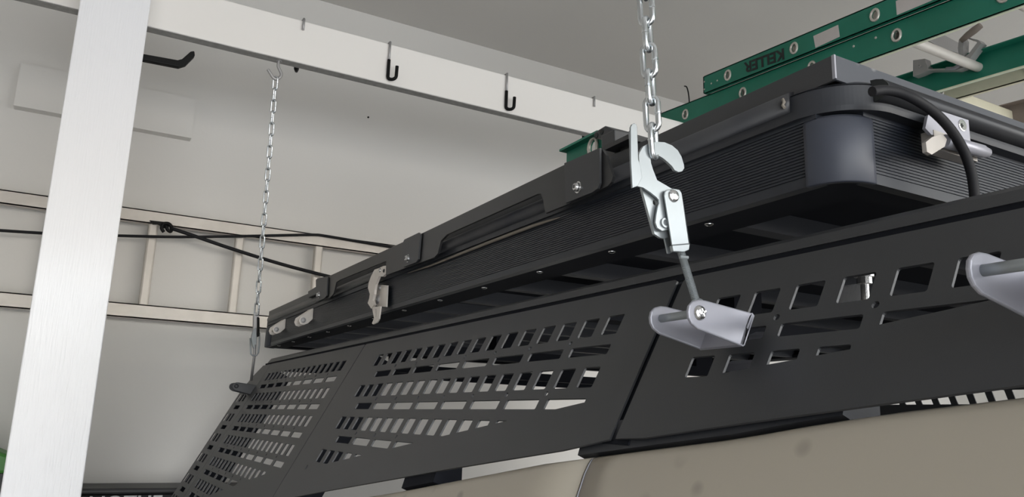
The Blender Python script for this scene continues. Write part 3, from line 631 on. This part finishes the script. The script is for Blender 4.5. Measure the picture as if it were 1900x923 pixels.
# ------------------------------------------------------------------ vehicle body below the rack
veh = thing('vehicle_body', 'beige water-spotted vehicle side with rounded shoulder below the bed rack', 'vehicle', (1.27, 1.2, -1.15))
PB = [(-.3, .075), (.10, .128), (.271, .149), (.32, .1555), (.362, .1608), (.44, .174), (.494, .185), (.6, .2005), (.71, .217), (.765, .225), (.92, .255), (1.16, .301), (1.37, .336), (2.1, .468), (2.9, .61)]
def wtop(y):
    for (a, b_), (c, d) in zip(PB, PB[1:]):
        if y <= c: return b_ + (d-b_)*(y-a)/(c-a)
    return PB[-1][1]
SEC = [(.06, -.012), (.03, -.003), (.012, -.003), (.004, -.005), (0, -.010), (-.0055, -.02), (-.019, -.055), (-.035, -.10), (-.051, -.16), (-.064, -.24), (-.07, -.36), (-.066, -.52), (-.05, -.75), (-.02, -.95)]
def body_skin(y0, y1, mir=False):
    n = 24; vs = []; m = len(SEC); edge = 0
    for i in range(n+1):
        y = y0 + (y1-y0)*i/n; p = PP(y, wtop(y))
        for j, (dx, dz) in enumerate(SEC):
            q = Vector((p.x+dx, y, p.z+dz)); vs.append(mirror(q) if mir else q)
    k = len(vs); e = -.004 if mir else .004
    vs += [v + Vector((e, 0, -.001)) for v in vs]
    fs = [(i*m+j, (i+1)*m+j, (i+1)*m+j+1, i*m+j+1) for i in range(n) for j in range(m-1)]
    fs += [tuple(q+k for q in f) for f in fs]; b = MB().add(vs, fs, True)
    rim = [i*m for i in range(n+1)] + [n*m+j for j in range(1, m)] + [i*m+m-1 for i in range(n-1, -1, -1)] + [j for j in range(m-2, 0, -1)]
    for a, c in zip(rim, rim[1:]+rim[:1]): b.f.append((a, c, c+k, a+k)); b.sm.append(False)
    return b.build('body_panel', 'body', veh)
YS = .680
body_skin(-.3, YS-.0018); body_skin(YS+.0018, 2.85); body_skin(-.3, YS-.0018, True); body_skin(YS+.0018, 2.85, True)
# bright edge of the shut line and black bed rail cap inside the shoulder
b = MB(); s0 = [PP(YS, wtop(YS)) + Vector((dx+.004, 0, dz)) for dx, dz in SEC]
b.tube(s0[2:], .0016, 6).build('shut_line', 'ink', veh)
b = MB(); b.tube([Vector((p.x-.0045, YS-.0022, p.z)) for p in s0[3:]], .0007, 6).build('shut_line_edge', 'alu', veh)
def rail_cap(y0, y1):
    b = MB(); vs = []; n = 12; prof = [(.008, .001), (.017, .030), (.05, .032), (.05, -.05), (.02, -.05), (.02, -.004)]; m = len(prof)
    for i in range(n+1):
        y = y0+(y1-y0)*i/n; p = PP(y, wtop(y)); vs += [(p.x+a, y, p.z+c) for a, c in prof]
    b.add(vs, [(i*m+j, (i+1)*m+j, (i+1)*m+(j+1) % m, i*m+(j+1) % m) for i in range(n) for j in range(m)] + [tuple(range(m)), tuple(n*m+j for j in range(m))])
    return b.build('rail_cap', 'under' if y0 > .9 else 'lid', veh)
rail_cap(.40, .708); rail_cap(1.01, 1.10)
MB().box((.62, -.3, -.95), (1.92, 2.8, -.9)).build('bed_floor', 'under', veh)
MB().box((.55, -.3, FZ+.25), (1.99, 2.85, -.96)).build('chassis', 'under', veh)
def wheel(x, y):
    b = MB().lathe((x, y, FZ+.36), (1, 0, 0), [(0, .2), (.01, .33), (.05, .36), (.2, .36), (.24, .33), (.25, .2)], 28); b.build('wheel', 'bead', veh)
for x in (.47, 1.82):
    for y in (.35, 2.35): wheel(x, y)
# ------------------------------------------------------------------ green extension ladder resting on the beam, other ladders
def hole_d(c, r):                                      # D-shaped rung end
    return [(c[0]+r*math.cos(a)*(1 if math.cos(a) > 0 else .75), c[1]+r*1.15*math.sin(a)) for a in [2*math.pi*i/14 for i in range(14)]]
SL = .066
def gl(y, x, z0, dz, yref): return Vector((x, y, z0 + SL*(y-yref) + dz))
def channel(name, m, x, inward, y0, y1, zc, yref, half, flange, par, holes=(), wt=.004, low=None):
    low = low or m
    """C-section rail along -Y with web at x, flanges pointing inward, rung holes"""
    out = [(y0, -half), (y1, -half), (y1, half), (y0, half)]
    o = plate(name, m, out, [hole_d((yh, .0), .0125) for yh in holes], lambda u, v, d: Vector((x - d*inward, u, zc+SL*(u-yref)+v)), wt, par)
    for s in (-1, 1):
        b = MB(); za = half*s - (.004 if s > 0 else 0)
        b.add([gl(yy, xx, zc, za+dz, yref) for yy in (y0, y1) for xx in (x, x+inward*(flange if s > 0 else min(flange, .015))) for dz in (0, .004)],
              [(0, 1, 3, 2), (4, 6, 7, 5), (0, 4, 5, 1), (2, 3, 7, 6), (0, 2, 6, 4), (1, 5, 7, 3)])
        b.build('rail_flange', low if s < 0 else m, o)
    for yh in holes:
        c = Vector((x-.0012*inward, yh, zc+SL*(yh-yref)))
        q = [c+Vector((0, 1.28*v[0], 1.28*v[1])) for v in hole_d((0, 0), .0125)]
        MB().tube(q, .0043, 8, closed=True).build('rung_eyelet', 'eyelet', o)
    return o
gx = thing('extension_ladder', 'green fibreglass extension ladder lying on the beam, black lettering upside down', 'ladder', (2.27, 2.34, 1.21))
K = 1.03; hb_ = [K*(2.258-.305*k) for k in range(-1, 12)]; hf_ = [K*(2.005-.305*k) for k in range(0, 11)]
base_l = channel('rail', 'green', K*2.004, 1, -1.5, 2.80, K*1.2065, K*2.258, K*.045, .035, gx, hb_, low='litflange')
fly_l = channel('rail', 'green', K*1.985, 1, -1.5, K*2.132, K*1.279, K*2.15, K*.036, .03, gx, hf_)
base_r = channel('rail', 'green', K*2.405, -1, -1.5, 2.80, K*1.2065, K*2.258, K*.045, .035, gx, low='litflange')
for yh in hb_:
    z = K*1.2065+SL*(yh-K*2.258); MB().tube([(K*2.004+.006, yh, z), (K*2.405, yh, z)], .0155, 12, caps=False).build('rung', 'ladder', gx)
for yh in hf_:
    z = K*1.281+SL*(yh-K*2.15); MB().tube([(K*1.985+.006, yh, z), (K*1.985+.04, yh, z)], .0155, 12, caps=False).build('rung', 'ladder', gx)
MB().box((K*1.985-.001, K*2.132+.0005, K*1.245), (K*2.016, K*2.132+.004, K*1.312)).build('rail_end_cap', 'ink', gx)
for q in [[(1509, 67), (1555, 46), (1558, 68), (1513, 89)], [(1662, 2), (1700, -14), (1760, -40), (1760, -12), (1664, 28)]]:
    plate_px('paper_label', 'label', q, [], lambda x, y: onx(x, y, K*1.985-.0012), (-1, 0, 0), .0008, fly_l)
for x, y in ((1307, 152), (1320, 155), (1331, 149.5), (1307, 166)):
    bolt('rivet', onx(x, y, K*1.985), (-1, 0, 0), .0028, .0022, 'eyelet', fly_l, socket=False)
for x, y in ((1584, 86), (1625, 70), (1640, 44)):
    bolt('rivet', onx(x, y, K*2.004-.0005), (-1, 0, 0), .0032, .0022, 'eyelet', base_l, socket=False)
# lettering, rotated half a turn on the rail's outer face
tc_ = bpy.data.curves.new('lettering', 'FONT'); tc_.body = 'KELLER'; tc_.size = .05; tc_.extrude = .0006; tc_.offset = .0014; tc_.align_x = 'CENTER'; tc_.align_y = 'CENTER'; tc_.shear = -.12
to = bpy.data.objects.new('tmp', tc_); C.objects.link(to)
me = bpy.data.meshes.new_from_object(to.evaluated_get(bpy.context.evaluated_depsgraph_get())); bpy.data.objects.remove(to)
pk = onx(1456, 98, K*1.985-.001); pr_ = onx(1380, 126, K*1.985-.001); ctr = (pk+pr_)/2; dirv = (pr_-pk); L = dirv.length; dirv.normalize()
upv = Vector((-1, 0, 0)).cross(dirv).normalized()
xs = [v.co.x for v in me.vertices]; ysv = [v.co.y for v in me.vertices]; sx = L/(max(xs)-min(xs)); sy = .042/(max(ysv)-min(ysv))
for v in me.vertices: v.co = ctr + dirv*(v.co.x*sx) + upv*(v.co.y*sy) + Vector((-1, 0, 0))*v.co.z
me.name = 'lettering'; me.materials.clear(); lo = link('lettering', me, 'ink', fly_l)
# rung lock on the far rail
RLX = K*2.352; R_ = lambda x, y: onx(x, y, RLX)
lock = plate_px('rung_lock', 'hookgrey', [(1694, 112), (1716, 109), (1722, 128), (1757, 127), (1772, 124), (1781, 114), (1777, 90), (1779, 74), (1784, 68), (1788, 74), (1787, 90), (1789, 106), (1797, 100), (1813, 79), (1810, 75), (1796, 72), (1797, 70), (1815, 74), (1821, 80), (1806, 100), (1793, 118), (1787, 126), (1776, 130), (1758, 130), (1722, 131), (1706, 138), (1694, 142)], [], R_, (-1, 0, 0), .03, gx, label='grey cast rung lock')
MB().tube([onx(x, y, RLX-.006) for x, y in [(1783, 76), (1795, 66), (1808, 56), (1820, 47)]], [.008, .011, .012, .010], 10).build('lock_arm', 'brown', lock)
MB().tube([onx(x, y, RLX-.004) for x, y in [(1756, 128), (1770, 127), (1782, 120), (1788, 112)]], .006, 8).build('lock_pawl', 'alu', lock)
bolt('rivet', onx(1706, 122, RLX-.002), (-1, 0, 0), .005, .003, 'hookgrey', lock)
MB().prism([ony(x, y, K*1.43) for x, y in [(1710, 68), (1738, 58), (1780, 80), (1779, 99), (1742, 86)]], (0, .004, 0)).build('brace_plate', 'hookgrey', gx)
# cream ladder further right
cl = thing('cream_ladder', 'cream fibreglass ladder lying on the beam right of the green ladder', 'ladder', (2.9, 2.2, 1.16))
cz = 1.213
q0, q1 = onz(1760, 186, cz-.04), onz(1905, 129, cz-.04)
cxn = (q0.x+q1.x)/2
yr = q0.y+.02
e1 = channel('rail', 'cream', cxn, 1, -1.5, 2.42, cz, 1.7, .042, .035, cl, [yr-.305*k for k in range(0, 8)])
e2 = channel('rail', 'brown', cxn+.42, -1, -1.5, 2.42, cz, 1.7, .042, .035, cl)
for k in range(0, 8):
    yh = yr-.305*k; z = cz+SL*(yh-1.7); MB().box((cxn, yh-.02, z-.02), (cxn+.42, yh+.02, z+.02)).build('rung', 'cream', cl, bevel=.006)
# short green ladder lying on the tent crossbar
sx_ = .66
sg = thing('step_ladder', 'end of a green ladder rail lying on the tent behind the crossbar foot', 'ladder', onx(1060, 300, sx_))
a = onx(1052, 284, sx_); b2 = onx(1108, 256, sx_)
zc = (onx(1060, 300, sx_).z + a.z)/2-.012; y1 = a.y; SLN = .10
plate('rail', 'green', [(y1, zc-.022), (y1-SLN, zc-.022), (y1-SLN, zc+.024), (y1, zc+.024)], [hole_d((onx(1101, 273, sx_).y, onx(1101, 273, sx_).z), .010)], lambda u, v, d: Vector((sx_-d, u, v)), .004, sg)
MB().box((sx_-.012, y1-SLN, zc+.022), (sx_+.008, y1+.004, zc+.0255)).box((sx_-.012, y1-SLN, zc-.028), (sx_+.02, y1+.010, zc-.022)).box((sx_+.002, y1, zc-.028), (sx_+.012, y1+.004, zc+.024)).build('rail_flange', 'green', sg)
c = onx(1101, 273, sx_-.002)
MB().tube([c+Vector((0, 1.25*v[0], 1.25*v[1])) for v in hole_d((0, 0), .010)], .0028, 8, closed=True).build('rung_eyelet', 'eyelet', sg)
p = ony(683, 218, WY)
tag(MB().lathe((p.x, WY, p.z), (0, -1, 0), [(0, .004), (.004, .004), (.006, .002)], 10).build('nail', 'vinyl'), 'tiny dark nail head alone high on the back wall', 'nail')
# loose black wire above the ladders
wy = 2.36
tag(MB().tube(smooth_path([onx(x, y, 2.075) for x, y in [(1270, 160), (1273.5, 161), (1276, 167), (1278, 178), (1279, 190), (1280, 200)]], 5), .0026, 6).build('loose_wire', 'rope'), 'short black wire curling up behind the green ladder end', 'wire')
# ------------------------------------------------------------------ bottom left: tool chest and green bin behind the post
tyy = 2.95
A, B_ = ony(150, 907, tyy), ony(335, 903, tyy)
tcx = thing('tool_chest', 'low black chest with pale lettering by the back wall', 'chest', ((A.x+B_.x)/2, tyy+.1, FZ))
MB().box((A.x-.1, tyy, FZ), (B_.x+.35, WY-.03, A.z-.02)).build('chest_body', 'box', tcx, bevel=.01)
MB().box((A.x-.11, tyy-.012, A.z-.018), (B_.x+.36, WY-.025, A.z)).build('chest_lid', 'box', tcx, bevel=.006)
tc_ = bpy.data.curves.new('lettering', 'FONT'); tc_.body = 'NOTHE'; tc_.size = .1; tc_.extrude = .001; tc_.offset = .002
to = bpy.data.objects.new('tmp', tc_); C.objects.link(to)
me = bpy.data.meshes.new_from_object(to.evaluated_get(bpy.context.evaluated_depsgraph_get())); bpy.data.objects.remove(to)
l0, l1 = ony(167, 921, tyy-.002), ony(302, 920, tyy-.002); xs = [v.co.x for v in me.vertices]; k = (l1.x-l0.x)/(max(xs)-min(xs)); yt = max(v.co.y for v in me.vertices)
for v in me.vertices: v.co = Vector((l0.x + (v.co.x-min(xs))*k, tyy-.0015-v.co.z, l0.z + (v.co.y-yt)*k))
me.name = 'lettering'; me.materials.clear(); link('lettering', me, 'letter', tcx)
gy = 2.9; p = ony(0, 842, gy); p2 = ony(10, 880, gy)
gb = thing('garden_bin', 'green plastic bin with dark base, mostly hidden at the left edge behind the post', 'bin', (p.x-.12, gy+.1, FZ))
MB().prism([Vector((p.x-.3, gy, p2.z)), Vector((p2.x+.03, gy, p2.z)), Vector((p2.x+.02, gy, p2.z+.05)), Vector((p.x+.01, gy, p.z)), Vector((p.x-.2, gy, p.z+.09)), Vector((p.x-.3, gy, p.z+.09))], (0, .2, 0)).build('bin_lid', 'bin', gb, bevel=.01)
MB().box((p.x-.29, gy+.005, FZ), (p2.x+.02, gy+.195, p2.z)).build('bin_body', 'box', gb)
